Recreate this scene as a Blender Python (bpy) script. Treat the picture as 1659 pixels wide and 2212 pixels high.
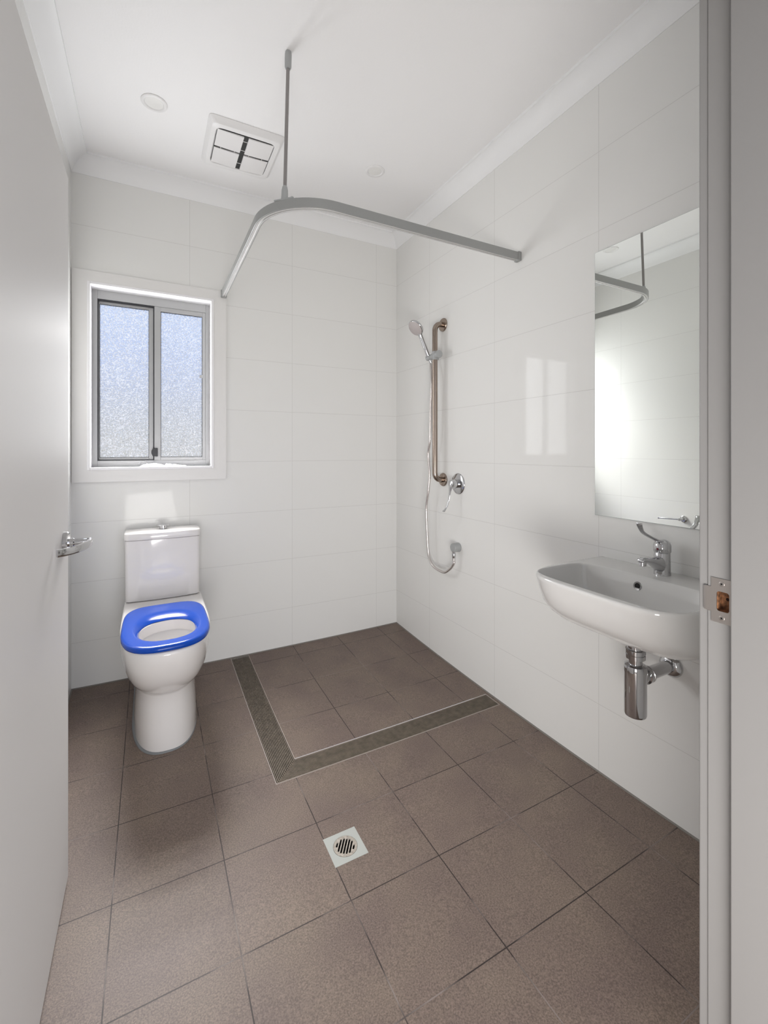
import bpy, bmesh, math, random
from mathutils import Vector, Matrix
random.seed(7)
PI = math.pi
scene = bpy.context.scene
COL = scene.collection
for o in list(bpy.data.objects):
    bpy.data.objects.remove(o, do_unlink=True)

# ------------------------------------------------------------ camera
W, H = 1659, 2212
F, HOR, YAW = 964.0845, 973.5282, 0.4829
CAM = Vector((-1.5632, -2.7893, 1.2310))
cd = bpy.data.cameras.new('camera'); cam = bpy.data.objects.new('camera', cd); COL.objects.link(cam)
cd.sensor_fit = 'HORIZONTAL'; cd.sensor_width = 36.0; cd.lens = F / W * 36.0
cd.shift_y = -(H / 2 - HOR) / W
cd.clip_start = 0.02
cam.location = CAM; cam.rotation_euler = (PI / 2, 0, -YAW)
scene.camera = cam

# ------------------------------------------------------------ view, world, lights
scene.view_settings.view_transform = 'Standard'
scene.view_settings.look = 'None'
scene.view_settings.gamma = 1.0
scene.view_settings.use_curve_mapping = False
scene.view_settings.exposure = -0.2

sun_l = bpy.data.lights.new('sun', 'SUN'); sun_l.energy = 2.6; sun_l.angle = math.radians(3); sun_l.color = (1.0, 0.97, 0.93)
sun = bpy.data.objects.new('sun', sun_l); COL.objects.link(sun); sun.location = (-3, 6, 6)
sun.rotation_euler = Vector((0.35, -1.0, -1.15)).to_track_quat('-Z', 'Y').to_euler()
world = bpy.data.worlds.new('sky'); scene.world = world; world.use_nodes = True
wn = world.node_tree.nodes; wl = world.node_tree.links
bg = wn['Background']
tc = wn.new('ShaderNodeTexCoord'); sx = wn.new('ShaderNodeSeparateXYZ'); cr = wn.new('ShaderNodeValToRGB')
wl.new(tc.outputs['Generated'], sx.inputs[0]); wl.new(sx.outputs['Z'], cr.inputs[0]); wl.new(cr.outputs[0], bg.inputs[0])
cr.color_ramp.elements[0].position = 0.0; cr.color_ramp.elements[0].color = (0.62, 0.66, 0.72, 1)
e = cr.color_ramp.elements.new(0.10); e.color = (0.40, 0.49, 0.84, 1)
e = cr.color_ramp.elements.new(0.35); e.color = (0.62, 0.76, 1.0, 1)
cr.color_ramp.elements[-1].position = 0.8; cr.color_ramp.elements[-1].color = (0.80, 0.88, 1.0, 1)
bg.inputs[1].default_value = 1.2


def area(name, loc, rot, sx_, sy_, power, color=(1, 1, 1), spread=180):
    l = bpy.data.lights.new(name, 'AREA'); l.shape = 'RECTANGLE'; l.size = sx_; l.size_y = sy_
    l.energy = power; l.color = color; l.spread = math.radians(spread)
    o = bpy.data.objects.new(name, l); COL.objects.link(o); o.location = loc; o.rotation_euler = rot
    return o


# daylight scattered into the room by the obscure glass, and added fill lamps in the hallway behind
for px_, wd in ((-1.688, 0.236), (-1.397, 0.216)):      # one per glass pane
    area('window_daylight', (px_, 0.050, 1.62), (math.radians(-90), 0, 0), wd, 0.84, 6.2, (0.97, 0.985, 1.0))
for k in range(4):      # sky light bent downwards by the dimpled glass
    area('window_downlight', (-1.545, 0.024, 1.20 + 0.22 * k), (math.radians(-90 + 45), 0, 0), 0.50, 0.06, 1.7, (1.0, 0.98, 0.97), 78)
area('hallway_fill', (-1.0, -4.3, 1.35), (math.radians(90), 0, 0), 2.8, 2.5, 34.0, (1.0, 0.975, 0.95))  # added lamp out of view, general fill for the room
area('hallway_low_fill', (-1.75, -3.5, 0.40), (math.radians(90 + 15), 0, math.radians(-35)), 1.2, 0.6, 31.0, (1.0, 0.975, 0.95), 140)  # added lamp out of view, lifts the lower right wall


# ------------------------------------------------------------ materials
def mat(name, color, rough=0.5, metal=0.0, spec=0.5, noise=None, bump=None, **kw):
    """noise=(scale, amount) varies the colour; bump=(scale, strength, distance)"""
    m = bpy.data.materials.new(name); m.use_nodes = True
    nt = m.node_tree; N = nt.nodes; L = nt.links; b = N['Principled BSDF']
    b.inputs['Base Color'].default_value = (*color, 1)
    b.inputs['Roughness'].default_value = rough
    b.inputs['Metallic'].default_value = metal
    b.inputs['Specular IOR Level'].default_value = spec
    for k, v in kw.items():
        b.inputs[k.replace('_', ' ')].default_value = v
    t = N.new('ShaderNodeTexCoord')
    if noise:
        n = N.new('ShaderNodeTexNoise'); n.inputs['Scale'].default_value = noise[0]; n.inputs['Detail'].default_value = 4
        L.new(t.outputs['Object'], n.inputs['Vector'])
        r = N.new('ShaderNodeValToRGB'); a = noise[1]
        r.color_ramp.elements[0].position = 0.3; r.color_ramp.elements[1].position = 0.7
        r.color_ramp.elements[0].color = (*[c * (1 - a) for c in color], 1)
        r.color_ramp.elements[1].color = (*[min(1, c * (1 + a)) for c in color], 1)
        L.new(n.outputs['Fac'], r.inputs[0]); L.new(r.outputs[0], b.inputs['Base Color'])
    if bump:
        n2 = N.new('ShaderNodeTexNoise'); n2.inputs['Scale'].default_value = bump[0]; n2.inputs['Detail'].default_value = 3
        L.new(t.outputs['Object'], n2.inputs['Vector'])
        bp = N.new('ShaderNodeBump'); bp.inputs['Strength'].default_value = bump[1]; bp.inputs['Distance'].default_value = bump[2]
        L.new(n2.outputs['Fac'], bp.inputs['Height']); L.new(bp.outputs[0], b.inputs['Normal'])
    return m


ZJ, ZH = 0.2342, 0.3103      # first wall joint height, course height
WALL = (0.80, 0.795, 0.775)
GROUT = (0.65, 0.64, 0.62)


def tile_wall_mat(name, axis, off):
    m = bpy.data.materials.new(name); m.use_nodes = True
    nt = m.node_tree; N = nt.nodes; L = nt.links; b = N['Principled BSDF']
    t = N.new('ShaderNodeTexCoord'); s = N.new('ShaderNodeSeparateXYZ'); L.new(t.outputs['Object'], s.inputs[0])
    au = N.new('ShaderNodeMath'); au.operation = 'SUBTRACT'; au.inputs[1].default_value = off - 6.0
    av = N.new('ShaderNodeMath'); av.operation = 'SUBTRACT'; av.inputs[1].default_value = ZJ - ZH * 4
    L.new(s.outputs[axis], au.inputs[0]); L.new(s.outputs['Z'], av.inputs[0])
    c = N.new('ShaderNodeCombineXYZ'); L.new(au.outputs[0], c.inputs[0]); L.new(av.outputs[0], c.inputs[1])
    br = N.new('ShaderNodeTexBrick'); br.offset = 0.0; br.squash = 1.0
    br.inputs['Scale'].default_value = 1.0; br.inputs['Brick Width'].default_value = 0.6; br.inputs['Row Height'].default_value = ZH
    br.inputs['Mortar Size'].default_value = 0.0011; br.inputs['Mortar Smooth'].default_value = 0.3
    br.inputs['Color1'].default_value = (*WALL, 1); br.inputs['Color2'].default_value = (*[v * 0.995 for v in WALL], 1)
    br.inputs['Mortar'].default_value = (*GROUT, 1)
    L.new(c.outputs[0], br.inputs['Vector']); L.new(br.outputs['Color'], b.inputs['Base Color'])
    b.inputs['Roughness'].default_value = 0.055; b.inputs['Specular IOR Level'].default_value = 0.10
    # slightly wavy glaze, recessed joints
    n = N.new('ShaderNodeTexNoise'); n.inputs['Scale'].default_value = 9.0; n.inputs['Detail'].default_value = 1.5
    L.new(t.outputs['Object'], n.inputs['Vector'])
    b1 = N.new('ShaderNodeBump'); b1.inputs['Strength'].default_value = 0.05; b1.inputs['Distance'].default_value = 0.004
    L.new(n.outputs['Fac'], b1.inputs['Height'])
    b2 = N.new('ShaderNodeBump'); b2.invert = True; b2.inputs['Strength'].default_value = 0.4; b2.inputs['Distance'].default_value = 0.0012
    L.new(br.outputs['Fac'], b2.inputs['Height']); L.new(b1.outputs[0], b2.inputs['Normal']); L.new(b2.outputs[0], b.inputs['Normal'])
    return m


def floor_mat():
    m = bpy.data.materials.new('floor_tiles'); m.use_nodes = True
    nt = m.node_tree; N = nt.nodes; L = nt.links; b = N['Principled BSDF']
    t = N.new('ShaderNodeTexCoord'); s = N.new('ShaderNodeSeparateXYZ'); L.new(t.outputs['Object'], s.inputs[0])
    au = N.new('ShaderNodeMath'); au.operation = 'SUBTRACT'; au.inputs[1].default_value = -0.7582 - 0.3001 * 12
    av = N.new('ShaderNodeMath'); av.operation = 'SUBTRACT'; av.inputs[1].default_value = -1.3262 - 0.3001 * 12
    L.new(s.outputs['X'], au.inputs[0]); L.new(s.outputs['Y'], av.inputs[0])
    c = N.new('ShaderNodeCombineXYZ'); L.new(au.outputs[0], c.inputs[0]); L.new(av.outputs[0], c.inputs[1])
    br = N.new('ShaderNodeTexBrick'); br.offset = 0.0; br.squash = 1.0
    br.inputs['Scale'].default_value = 1.0; br.inputs['Brick Width'].default_value = 0.3001; br.inputs['Row Height'].default_value = 0.3001
    br.inputs['Mortar Size'].default_value = 0.0016; br.inputs['Mortar Smooth'].default_value = 0.15
    br.inputs['Color1'].default_value = (0.5, 0.5, 0.5, 1); br.inputs['Color2'].default_value = (0.545, 0.545, 0.545, 1)
    L.new(c.outputs[0], br.inputs['Vector'])
    # tile body: brown grey with fine speckle and broad clouding
    n1 = N.new('ShaderNodeTexNoise'); n1.inputs['Scale'].default_value = 260; n1.inputs['Detail'].default_value = 3; n1.inputs['Roughness'].default_value = 0.7
    r1 = N.new('ShaderNodeValToRGB'); r1.color_ramp.elements[0].position = 0.36; r1.color_ramp.elements[1].position = 0.66
    r1.color_ramp.elements[0].color = (FL[0] * 0.66, FL[1] * 0.65, FL[2] * 0.64, 1); r1.color_ramp.elements[1].color = (FL[0] * 1.38, FL[1] * 1.37, FL[2] * 1.36, 1)
    n2 = N.new('ShaderNodeTexNoise'); n2.inputs['Scale'].default_value = 5.5; n2.inputs['Detail'].default_value = 3
    r2 = N.new('ShaderNodeValToRGB'); r2.color_ramp.elements[0].position = 0.35; r2.color_ramp.elements[1].position = 0.68
    r2.color_ramp.elements[0].color = (0.90, 0.87, 0.88, 1); r2.color_ramp.elements[1].color = (1.09, 1.09, 1.03, 1)
    L.new(t.outputs['Object'], n1.inputs['Vector']); L.new(t.outputs['Object'], n2.inputs['Vector'])
    L.new(n1.outputs['Fac'], r1.inputs[0]); L.new(n2.outputs['Fac'], r2.inputs[0])
    mx = N.new('ShaderNodeMix'); mx.data_type = 'RGBA'; mx.blend_type = 'MULTIPLY'; mx.inputs[0].default_value = 1
    L.new(r1.outputs[0], mx.inputs[6]); L.new(r2.outputs[0], mx.inputs[7])
    mt = N.new('ShaderNodeMix'); mt.data_type = 'RGBA'; mt.blend_type = 'MULTIPLY'; mt.inputs[0].default_value = 1
    dbl = N.new('ShaderNodeMix'); dbl.data_type = 'RGBA'; dbl.blend_type = 'ADD'; dbl.inputs[0].default_value = 1
    L.new(br.outputs['Color'], dbl.inputs[6]); L.new(br.outputs['Color'], dbl.inputs[7])
    L.new(mx.outputs[2], mt.inputs[6]); L.new(dbl.outputs[2], mt.inputs[7])
    # grout: mostly dark, paler in worn stretches
    n3 = N.new('ShaderNodeTexNoise'); n3.inputs['Scale'].default_value = 6.0; n3.inputs['Detail'].default_value = 2
    r3 = N.new('ShaderNodeValToRGB'); r3.color_ramp.elements[0].position = 0.50; r3.color_ramp.elements[1].position = 0.66
    r3.color_ramp.elements[0].color = (0.030, 0.020, 0.017, 1); r3.color_ramp.elements[1].color = (0.24, 0.20, 0.18, 1)
    L.new(t.outputs['Object'], n3.inputs['Vector']); L.new(n3.outputs['Fac'], r3.inputs[0])
    mg = N.new('ShaderNodeMix'); mg.data_type = 'RGBA'
    L.new(br.outputs['Fac'], mg.inputs[0]); L.new(mt.outputs[2], mg.inputs[6]); L.new(r3.outputs[0], mg.inputs[7])
    L.new(mg.outputs[2], b.inputs['Base Color'])
    b.inputs['Roughness'].default_value = 0.52; b.inputs['Specular IOR Level'].default_value = 0.45
    b1 = N.new('ShaderNodeBump'); b1.inputs['Strength'].default_value = 0.35; b1.inputs['Distance'].default_value = 0.0008
    L.new(n1.outputs['Fac'], b1.inputs['Height'])
    b2 = N.new('ShaderNodeBump'); b2.invert = True; b2.inputs['Strength'].default_value = 0.7; b2.inputs['Distance'].default_value = 0.0015
    L.new(br.outputs['Fac'], b2.inputs['Height']); L.new(b1.outputs[0], b2.inputs['Normal']); L.new(b2.outputs[0], b.inputs['Normal'])
    return m


FL = (0.176, 0.135, 0.114)
M = {}
M['wall_b'] = tile_wall_mat('gloss_white_tiles_back', 'X', -0.1611)
M['wall_r'] = tile_wall_mat('gloss_white_tiles_right', 'Y', -1.0266)
M['wall_l'] = tile_wall_mat('gloss_white_tiles_left', 'Y', -0.4148)
M['floor'] = floor_mat()
M['ceiling'] = mat('ceiling_paint', (0.88, 0.872, 0.87), 0.55, bump=(120, 0.15, 0.002))
M['cornice'] = mat('cornice_paint', (0.86, 0.86, 0.86), 0.5)
M['paint'] = mat('gloss_door_paint', (0.72, 0.705, 0.695), 0.5, spec=0.03, bump=(14, 0.08, 0.003))
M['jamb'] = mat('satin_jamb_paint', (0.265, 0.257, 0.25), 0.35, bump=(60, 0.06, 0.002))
M['reveal'] = mat('window_reveal_paint', (0.86, 0.85, 0.86), 0.35)
M['surround'] = mat('window_surround_panel', (0.77, 0.757, 0.74), 0.4, bump=(150, 0.1, 0.001))
M['alu'] = mat('powder_grey_aluminium', (0.43, 0.43, 0.43), 0.38, metal=0.15)
M['alu_dark'] = mat('dark_window_seal', (0.03, 0.03, 0.035), 0.5)
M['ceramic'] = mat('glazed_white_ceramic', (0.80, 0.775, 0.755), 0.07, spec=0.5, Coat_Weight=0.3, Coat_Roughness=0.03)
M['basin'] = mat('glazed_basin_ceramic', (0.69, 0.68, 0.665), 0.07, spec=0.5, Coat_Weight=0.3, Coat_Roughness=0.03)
M['blue'] = mat('blue_plastic', (0.002, 0.058, 0.40), 0.17, spec=0.33)
M['chrome'] = mat('polished_chrome', (0.56, 0.56, 0.57), 0.05, metal=1.0)
M['steel'] = mat('brushed_stainless', (0.37, 0.305, 0.26), 0.24, metal=1.0, bump=(300, 0.05, 0.0005))
M['plate'] = mat('satin_steel_plate', (0.50, 0.46, 0.43), 0.3, metal=0.9, bump=(200, 0.08, 0.0005))
M['grey_pl'] = mat('satin_grey_plastic', (0.38, 0.39, 0.39), 0.35, metal=0.2)
M['rail'] = mat('anodised_grey_rail', (0.34, 0.345, 0.34), 0.33, metal=0.35)
M['rail_refl'] = mat('painted_rail_reflection', (0.62, 0.61, 0.60), 0.3, metal=0.3)  # pale tone carries the reflection under the rail
M['rod'] = mat('grey_rod', (0.27, 0.255, 0.25), 0.35, metal=0.3)
M['hose'] = mat('silver_hose', (0.62, 0.58, 0.56), 0.25, metal=0.85, bump=(900, 0.3, 0.0008))
M['spray'] = mat('spray_face_plastic', (0.50, 0.45, 0.44), 0.45)
M['black'] = mat('black_void', (0.004, 0.004, 0.004), 0.7)
M['blackp'] = mat('black_plastic', (0.01, 0.01, 0.012), 0.35)
M['mirror'] = mat('mirror_silver', (0.86, 0.88, 0.85), 0.0, metal=1.0)
M['mirror_edge'] = mat('mirror_glass_edge', (0.30, 0.36, 0.34), 0.15)
M['fan'] = mat('white_fan_plastic', (0.82, 0.81, 0.805), 0.35)
M['fan2'] = mat('fan_panel_plastic', (0.79, 0.775, 0.77), 0.4)
M['fandark'] = mat('fan_dark_grille', (0.022, 0.022, 0.022), 0.45)
M['drain'] = mat('drain_wire_steel', (0.235, 0.195, 0.155), 0.45, metal=0.5, noise=(40, 0.2))
M['drain_frame'] = mat('drain_frame_steel', (0.40, 0.34, 0.30), 0.5, metal=0.1)
M['drain_dark'] = mat('drain_grime', (0.018, 0.014, 0.010), 0.7, noise=(60, 0.6))
M['pvc'] = mat('grate_plate', (0.52, 0.54, 0.51), 0.35, metal=0.3)
M['grate'] = mat('limescaled_grate', (0.42, 0.38, 0.33), 0.5, metal=0.3, noise=(120, 0.3))
M['seal'] = mat('grey_silicone', (0.20, 0.21, 0.215), 0.5)
M['bead'] = mat('grey_bead', (0.20, 0.185, 0.165), 0.5)
M['wood'] = mat('raw_pine', (0.26, 0.12, 0.055), 0.8, noise=(160, 0.7))
M['hole'] = mat('dark_wood_hole', (0.02, 0.008, 0.004), 0.9)
M['bag'] = mat('crumpled_film', (0.9, 0.9, 0.93), 0.25, bump=(60, 0.5, 0.006), Transmission_Weight=0.15)
M['hall_wall'] = mat('hall_paint', (0.70, 0.68, 0.66), 0.6)
M['hall_floor'] = mat('hall_floor', (0.28, 0.24, 0.21), 0.5)
M['fence'] = mat('neighbour_wall', (0.90, 0.80, 0.66), 0.9, noise=(3, 0.15))
M['ground'] = mat('outside_ground', (0.45, 0.45, 0.44), 0.9, noise=(2, 0.2))
M['lamp'] = mat('downlight_diffuser', (0.80, 0.79, 0.77), 0.45)
M['red'] = mat('red_indicator', (0.12, 0.01, 0.02), 0.3)


def glass_mat():
    m = bpy.data.materials.new('obscure_glass'); m.use_nodes = True
    nt = m.node_tree; N = nt.nodes; L = nt.links; b = N['Principled BSDF']
    b.inputs['Base Color'].default_value = (0.97, 0.98, 1, 1); b.inputs['Transmission Weight'].default_value = 1.0
    b.inputs['Roughness'].default_value = 0.16; b.inputs['IOR'].default_value = 1.45
    t = N.new('ShaderNodeTexCoord')
    v = N.new('ShaderNodeTexNoise'); v.inputs['Scale'].default_value = 210; v.inputs['Detail'].default_value = 2.5
    L.new(t.outputs['Object'], v.inputs['Vector'])
    bp = N.new('ShaderNodeBump'); bp.inputs['Strength'].default_value = 0.9; bp.inputs['Distance'].default_value = 0.004
    L.new(v.outputs['Fac'], bp.inputs['Height']); L.new(bp.outputs[0], b.inputs['Normal'])
    # dried water marks and dust towards the bottom of the panes
    s = N.new('ShaderNodeMapping'); s.inputs['Scale'].default_value = (120, 120, 22); L.new(t.outputs['Object'], s.inputs[0])
    n = N.new('ShaderNodeTexNoise'); n.inputs['Scale'].default_value = 1.0; n.inputs['Detail'].default_value = 5; n.inputs['Distortion'].default_value = 0.6
    L.new(s.outputs[0], n.inputs['Vector'])
    r = N.new('ShaderNodeValToRGB'); r.color_ramp.elements[0].position = 0.52; r.color_ramp.elements[1].position = 0.72
    L.new(n.outputs['Fac'], r.inputs[0])
    sep = N.new('ShaderNodeSeparateXYZ'); L.new(t.outputs['Object'], sep.inputs[0])
    g = N.new('ShaderNodeMapRange'); g.inputs[1].default_value = 0.36; g.inputs[2].default_value = 0.06; g.inputs[3].default_value = 0.0; g.inputs[4].default_value = 0.55
    L.new(sep.outputs['Z'], g.inputs[0])
    mu = N.new('ShaderNodeMath'); mu.operation = 'MULTIPLY'; L.new(r.outputs[0], mu.inputs[0]); L.new(g.outputs[0], mu.inputs[1])
    tl = N.new('ShaderNodeBsdfTranslucent'); tl.inputs[0].default_value = (0.95, 0.95, 0.97, 1)
    base = N.new('ShaderNodeMixShader')
    vd = N.new('ShaderNodeTexNoise'); vd.inputs['Scale'].default_value = 150; vd.inputs['Detail'].default_value = 3; L.new(t.outputs['Object'], vd.inputs['Vector'])
    vr = N.new('ShaderNodeMapRange'); vr.inputs[1].default_value = 0.50; vr.inputs[2].default_value = 0.62; vr.inputs[3].default_value = 0.04; vr.inputs[4].default_value = 0.75
    L.new(vd.outputs['Fac'], vr.inputs[0]); L.new(vr.outputs[0], base.inputs[0])
    L.new(b.outputs[0], base.inputs[1]); L.new(tl.outputs[0], base.inputs[2])
    df = N.new('ShaderNodeBsdfDiffuse'); df.inputs[0].default_value = (0.9, 0.9, 0.92, 1)
    out = N['Material Output']
    m2 = N.new('ShaderNodeMixShader'); L.new(mu.outputs[0], m2.inputs[0]); L.new(base.outputs[0], m2.inputs[1]); L.new(df.outputs[0], m2.inputs[2])
    L.new(m2.outputs[0], out.inputs['Surface'])
    return m


M['glass'] = glass_mat()


# ------------------------------------------------------------ mesh helpers
def NB():
    return bmesh.new()


def box(bm, x0, x1, y0, y1, z0, z1):
    vs = [bm.verts.new((x, y, z)) for x in (x0, x1) for y in (y0, y1) for z in (z0, z1)]
    for f in ((0, 1, 3, 2), (4, 6, 7, 5), (0, 4, 5, 1), (2, 3, 7, 6), (0, 2, 6, 4), (1, 5, 7, 3)):
        bm.faces.new([vs[i] for i in f])
    return bm


def loft(bm, rings, cap0=True, cap1=True, wrap=False):
    rv = [[bm.verts.new(p) for p in r] for r in rings]
    n = len(rv[0]); K = len(rv)
    for k in range(K if wrap else K - 1):
        a = rv[k]; b = rv[(k + 1) % K]
        for i in range(n):
            j = (i + 1) % n
            bm.faces.new((a[i], a[j], b[j], b[i]))
    if not wrap:
        if cap0: bm.faces.new(rv[0][::-1])
        if cap1: bm.faces.new(rv[-1])
    return bm


def frames(pts):
    pts = [Vector(p) for p in pts]; T = []
    for i in range(len(pts)):
        a = pts[max(0, i - 1)]; b = pts[min(len(pts) - 1, i + 1)]
        T.append((b - a).normalized())
    up = Vector((0, 0, 1)) if abs(T[0].z) < 0.9 else Vector((0, 1, 0))
    u = (up - T[0] * up.dot(T[0])).normalized(); out = []
    for i, t in enumerate(T):
        u = (u - t * u.dot(t)).normalized()
        out.append((pts[i], t, u, t.cross(u)))
    return out


def tube(bm, pts, r, seg=16, caps=True):
    fr = frames(pts); n = len(fr)
    rr = r if isinstance(r, (list, tuple)) else [r] * n
    rings = []
    for (p, t, u, v), q in zip(fr, rr):
        rings.append([p + (u * math.cos(2 * PI * k / seg) + v * math.sin(2 * PI * k / seg)) * q for k in range(seg)])
    return loft(bm, rings, caps, caps)


def sweep(bm, pts, prof, caps=True):
    """prof: list of (side, up); path kept level so up = world z"""
    rings = []; P = [Vector(p) for p in pts]
    for i in range(len(P)):
        a = P[max(0, i - 1)]; b = P[min(len(P) - 1, i + 1)]
        t = (b - a); t.z = 0; t.normalize(); s = Vector((t.y, -t.x, 0))
        k = 1.0
        if 0 < i < len(P) - 1:
            t1 = (P[i] - a); t1.z = 0; t1.normalize(); c = max(0.3, t.dot(t1)); k = 1 / c
        rings.append([P[i] + s * q[0] * k + Vector((0, 0, q[1])) for q in prof])
    return loft(bm, rings, caps, caps)


def cr_path(pts, sub=8):
    P = [Vector(p) for p in pts]; out = []
    for i in range(len(P) - 1):
        p0 = P[max(0, i - 1)]; p1 = P[i]; p2 = P[i + 1]; p3 = P[min(len(P) - 1, i + 2)]
        for k in range(sub):
            t = k / sub
            out.append(0.5 * ((2 * p1) + (p2 - p0) * t + (2 * p0 - 5 * p1 + 4 * p2 - p3) * t * t + (3 * p1 - p0 - 3 * p2 + p3) * t ** 3))
    out.append(P[-1]); return out


def lathe(bm, o, axis, prof, seg=40, caps=True):
    """prof: (radius, distance along axis)"""
    o = Vector(o); a = Vector(axis).normalized()
    u = a.orthogonal().normalized(); v = a.cross(u)
    rings = [[o + a * h + (u * math.cos(2 * PI * k / seg) + v * math.sin(2 * PI * k / seg)) * r for k in range(seg)] for r, h in prof]
    return loft(bm, rings, caps, caps)


def prism(bm, outline, axis, d0, d1):
    """extrude a 2D outline; axis 'x' -> (y,z) points, 'y' -> (x,z), 'z' -> (x,y)"""
    def mk(p, d):
        return {'x': (d, p[0], p[1]), 'y': (p[0], d, p[1]), 'z': (p[0], p[1], d)}[axis]
    return loft(bm, [[mk(p, d0) for p in outline], [mk(p, d1) for p in outline]])


def obj(name, bm, m, parent=None, smooth=None, bevel=None, kind=None):
    bmesh.ops.recalc_face_normals(bm, faces=bm.faces[:])
    me = bpy.data.meshes.new(name)
    if parent is not None:
        r = parent
        while r.parent: r = r.parent
        bmesh.ops.translate(bm, verts=bm.verts[:], vec=-Vector(r.location))
    if smooth is not None:
        for f in bm.faces: f.smooth = True
        for ed in bm.edges:
            if len(ed.link_faces) == 2 and ed.calc_face_angle(0) > math.radians(smooth): ed.smooth = False
    bm.to_mesh(me); bm.free()
    for mm in (m if isinstance(m, list) else [m]): me.materials.append(mm)
    o = bpy.data.objects.new(name, me); COL.objects.link(o)
    if parent is not None: o.parent = parent
    if bevel:
        md = o.modifiers.new('bevel', 'BEVEL'); md.width = bevel; md.segments = 3; md.limit_method = 'ANGLE'; md.angle_limit = math.radians(35)
        md.harden_normals = False
    if kind: o['kind'] = kind
    return o


def thing(name, label, cat, loc=(0, 0, 0), group=None):
    o = bpy.data.objects.new(name, None); COL.objects.link(o); o.location = loc; o.empty_display_size = 0.05
    o['label'] = label; o['category'] = cat
    if group: o['group'] = group
    return o


def tag(o, label, cat, group=None):
    o['label'] = label; o['category'] = cat
    if group: o['group'] = group
    return o


S = 'structure'


def fz(x, y):
    y = max(y, -2.47)
    return 0.0190 * x + 0.0550 * y + 0.0090 * x * x - 0.0009 * x * y + 0.0217 * y * y


XL = -1.923      # left wall
ZC, ZCEIL, CP = 2.671, 2.756, 0.075
YF = -2.352      # room face of the door wall
YB = -2.455      # hall face of the door wall
XJ, XH = -0.680, -1.800   # latch and hinge jamb faces

# ------------------------------------------------------------ floor with falls and recessed drains
DX0, DX1, DY0, DY1 = -1.137, -1.032, -1.088, -0.980     # L shaped channel
DXR = -0.018
GX0, GX1, GY0, GY1 = -1.061, -0.949, -1.512, -1.400     # floor waste


def lines(a, b, extra, step=0.09):
    s = sorted(set([a, b] + [e for e in extra if a < e < b])); out = []
    for p, q in zip(s, s[1:]):
        n = max(1, round((q - p) / step)); out += [p + (q - p) * i / n for i in range(n)]
    return out + [s[-1]]


xs = lines(XL - 0.05, 0.05, (DX0, DX1, DXR, GX0, GX1)); ys = lines(-2.50, 0.05, (DY0, DY1, -0.004, GY0, GY1))
bm = NB(); V = {}
for i, x in enumerate(xs):
    for j, y in enumerate(ys): V[i, j] = bm.verts.new((x, y, fz(x, y)))
for i in range(len(xs) - 1):
    for j in range(len(ys) - 1):
        mx_, my_ = (xs[i] + xs[i + 1]) / 2, (ys[j] + ys[j + 1]) / 2
        if GX0 < mx_ < GX1 and GY0 < my_ < GY1: continue
        if DX0 < mx_ < DX1 and DY0 < my_ < -0.004: continue
        if DX0 < mx_ < DXR and DY0 < my_ < DY1: continue
        bm.faces.new((V[i, j], V[i + 1, j], V[i + 1, j + 1], V[i, j + 1]))
obj('floor', bm, M['floor'], smooth=60, kind=S)

# ------------------------------------------------------------ walls, ceiling
T = 0.12
ox0, ox1, oz0, oz1 = -1.850, -1.236, 1.132, 2.114   # window opening
bm = NB()
box(bm, XL - T, ox0, 0, T, -0.1, 2.85); box(bm, ox1, T, 0, T, -0.1, 2.85)
box(bm, ox0, ox1, 0, T, -0.1, oz0); box(bm, ox0, ox1, 0, T, oz1, 2.85)
obj('wall_back', bm, M['wall_b'], kind=S)
obj('wall_right', box(NB(), 0, T, YB - 1.9, 0, -0.12, 2.85), M['wall_r'], kind=S)
obj('wall_left', box(NB(), XL - T, XL, YB, 0, -0.12, 2.85), M['wall_l'], kind=S)
bm = NB()
box(bm, XL, XH - 0.02, YB, YF, -0.12, 2.85); box(bm, XJ + 0.02, 0, YB, YF, -0.12, 2.85); box(bm, XH - 0.02, XJ + 0.02, YB, YF, 2.085, 2.85)
obj('wall_front', bm, M['wall_b'], kind=S)
obj('ceiling', box(NB(), XL - T, T, -4.5, T, ZCEIL, ZCEIL + 0.09), M['ceiling'], kind=S)


# cornice: stepped cove running round the room
def cove(name, p0, p1, inward, side):
    """p0,p1 wall line ends (xy); inward = unit vector into room; mitred ends"""
    pr = [(0, 0), (0.003, 0.0)]
    hh = ZCEIL - ZC
    for k in range(0, 9):
        a = (k / 8) * PI / 2
        q = k / 8
        pr.append((0.004 + (CP - 0.013) * (0.5 * (1 - math.cos(a)) + 0.5 * q), 0.002 + (hh - 0.013) * (0.5 * math.sin(a) + 0.5 * q)))
    pr += [(CP - 0.001, hh - 0.0105), (CP, hh), (0, hh)]
    p0 = Vector((*p0, 0)); p1 = Vector((*p1, 0)); iv = Vector((*inward, 0)); d = (p1 - p0).normalized()
    r0 = [p0 + iv * a + d * a + Vector((0, 0, ZC + b)) for a, b in pr]
    r1 = [p1 + iv * a - d * a + Vector((0, 0, ZC + b)) for a, b in pr]
    obj(name, loft(NB(), [r0, r1]), M['cornice'], smooth=30, kind=S)


cove('trim_1', (XL, 0), (0, 0), (0, -1), 'b'); cove('trim_2', (0, 0), (0, YF), (-1, 0), 'r')
cove('trim_3', (XL, YF), (XL, 0), (1, 0), 'l'); cove('trim_4', (0, YF), (XL, YF), (0, 1), 'f')

# silicone bead where the walls meet the floor
def bead(name, pts, inward):
    iv = Vector((*inward, 0)); rings = []
    for x, y in pts:
        z = fz(x, y); p = Vector((x, y, z))
        rings.append([p + Vector((0, 0, -.003)), p + Vector((0, 0, .0045)), p + iv * .0055 + Vector((0, 0, .0008)), p + iv * .0055 + Vector((0, 0, -.003))])
    obj(name, loft(NB(), rings), M['bead'], kind=S)


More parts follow.
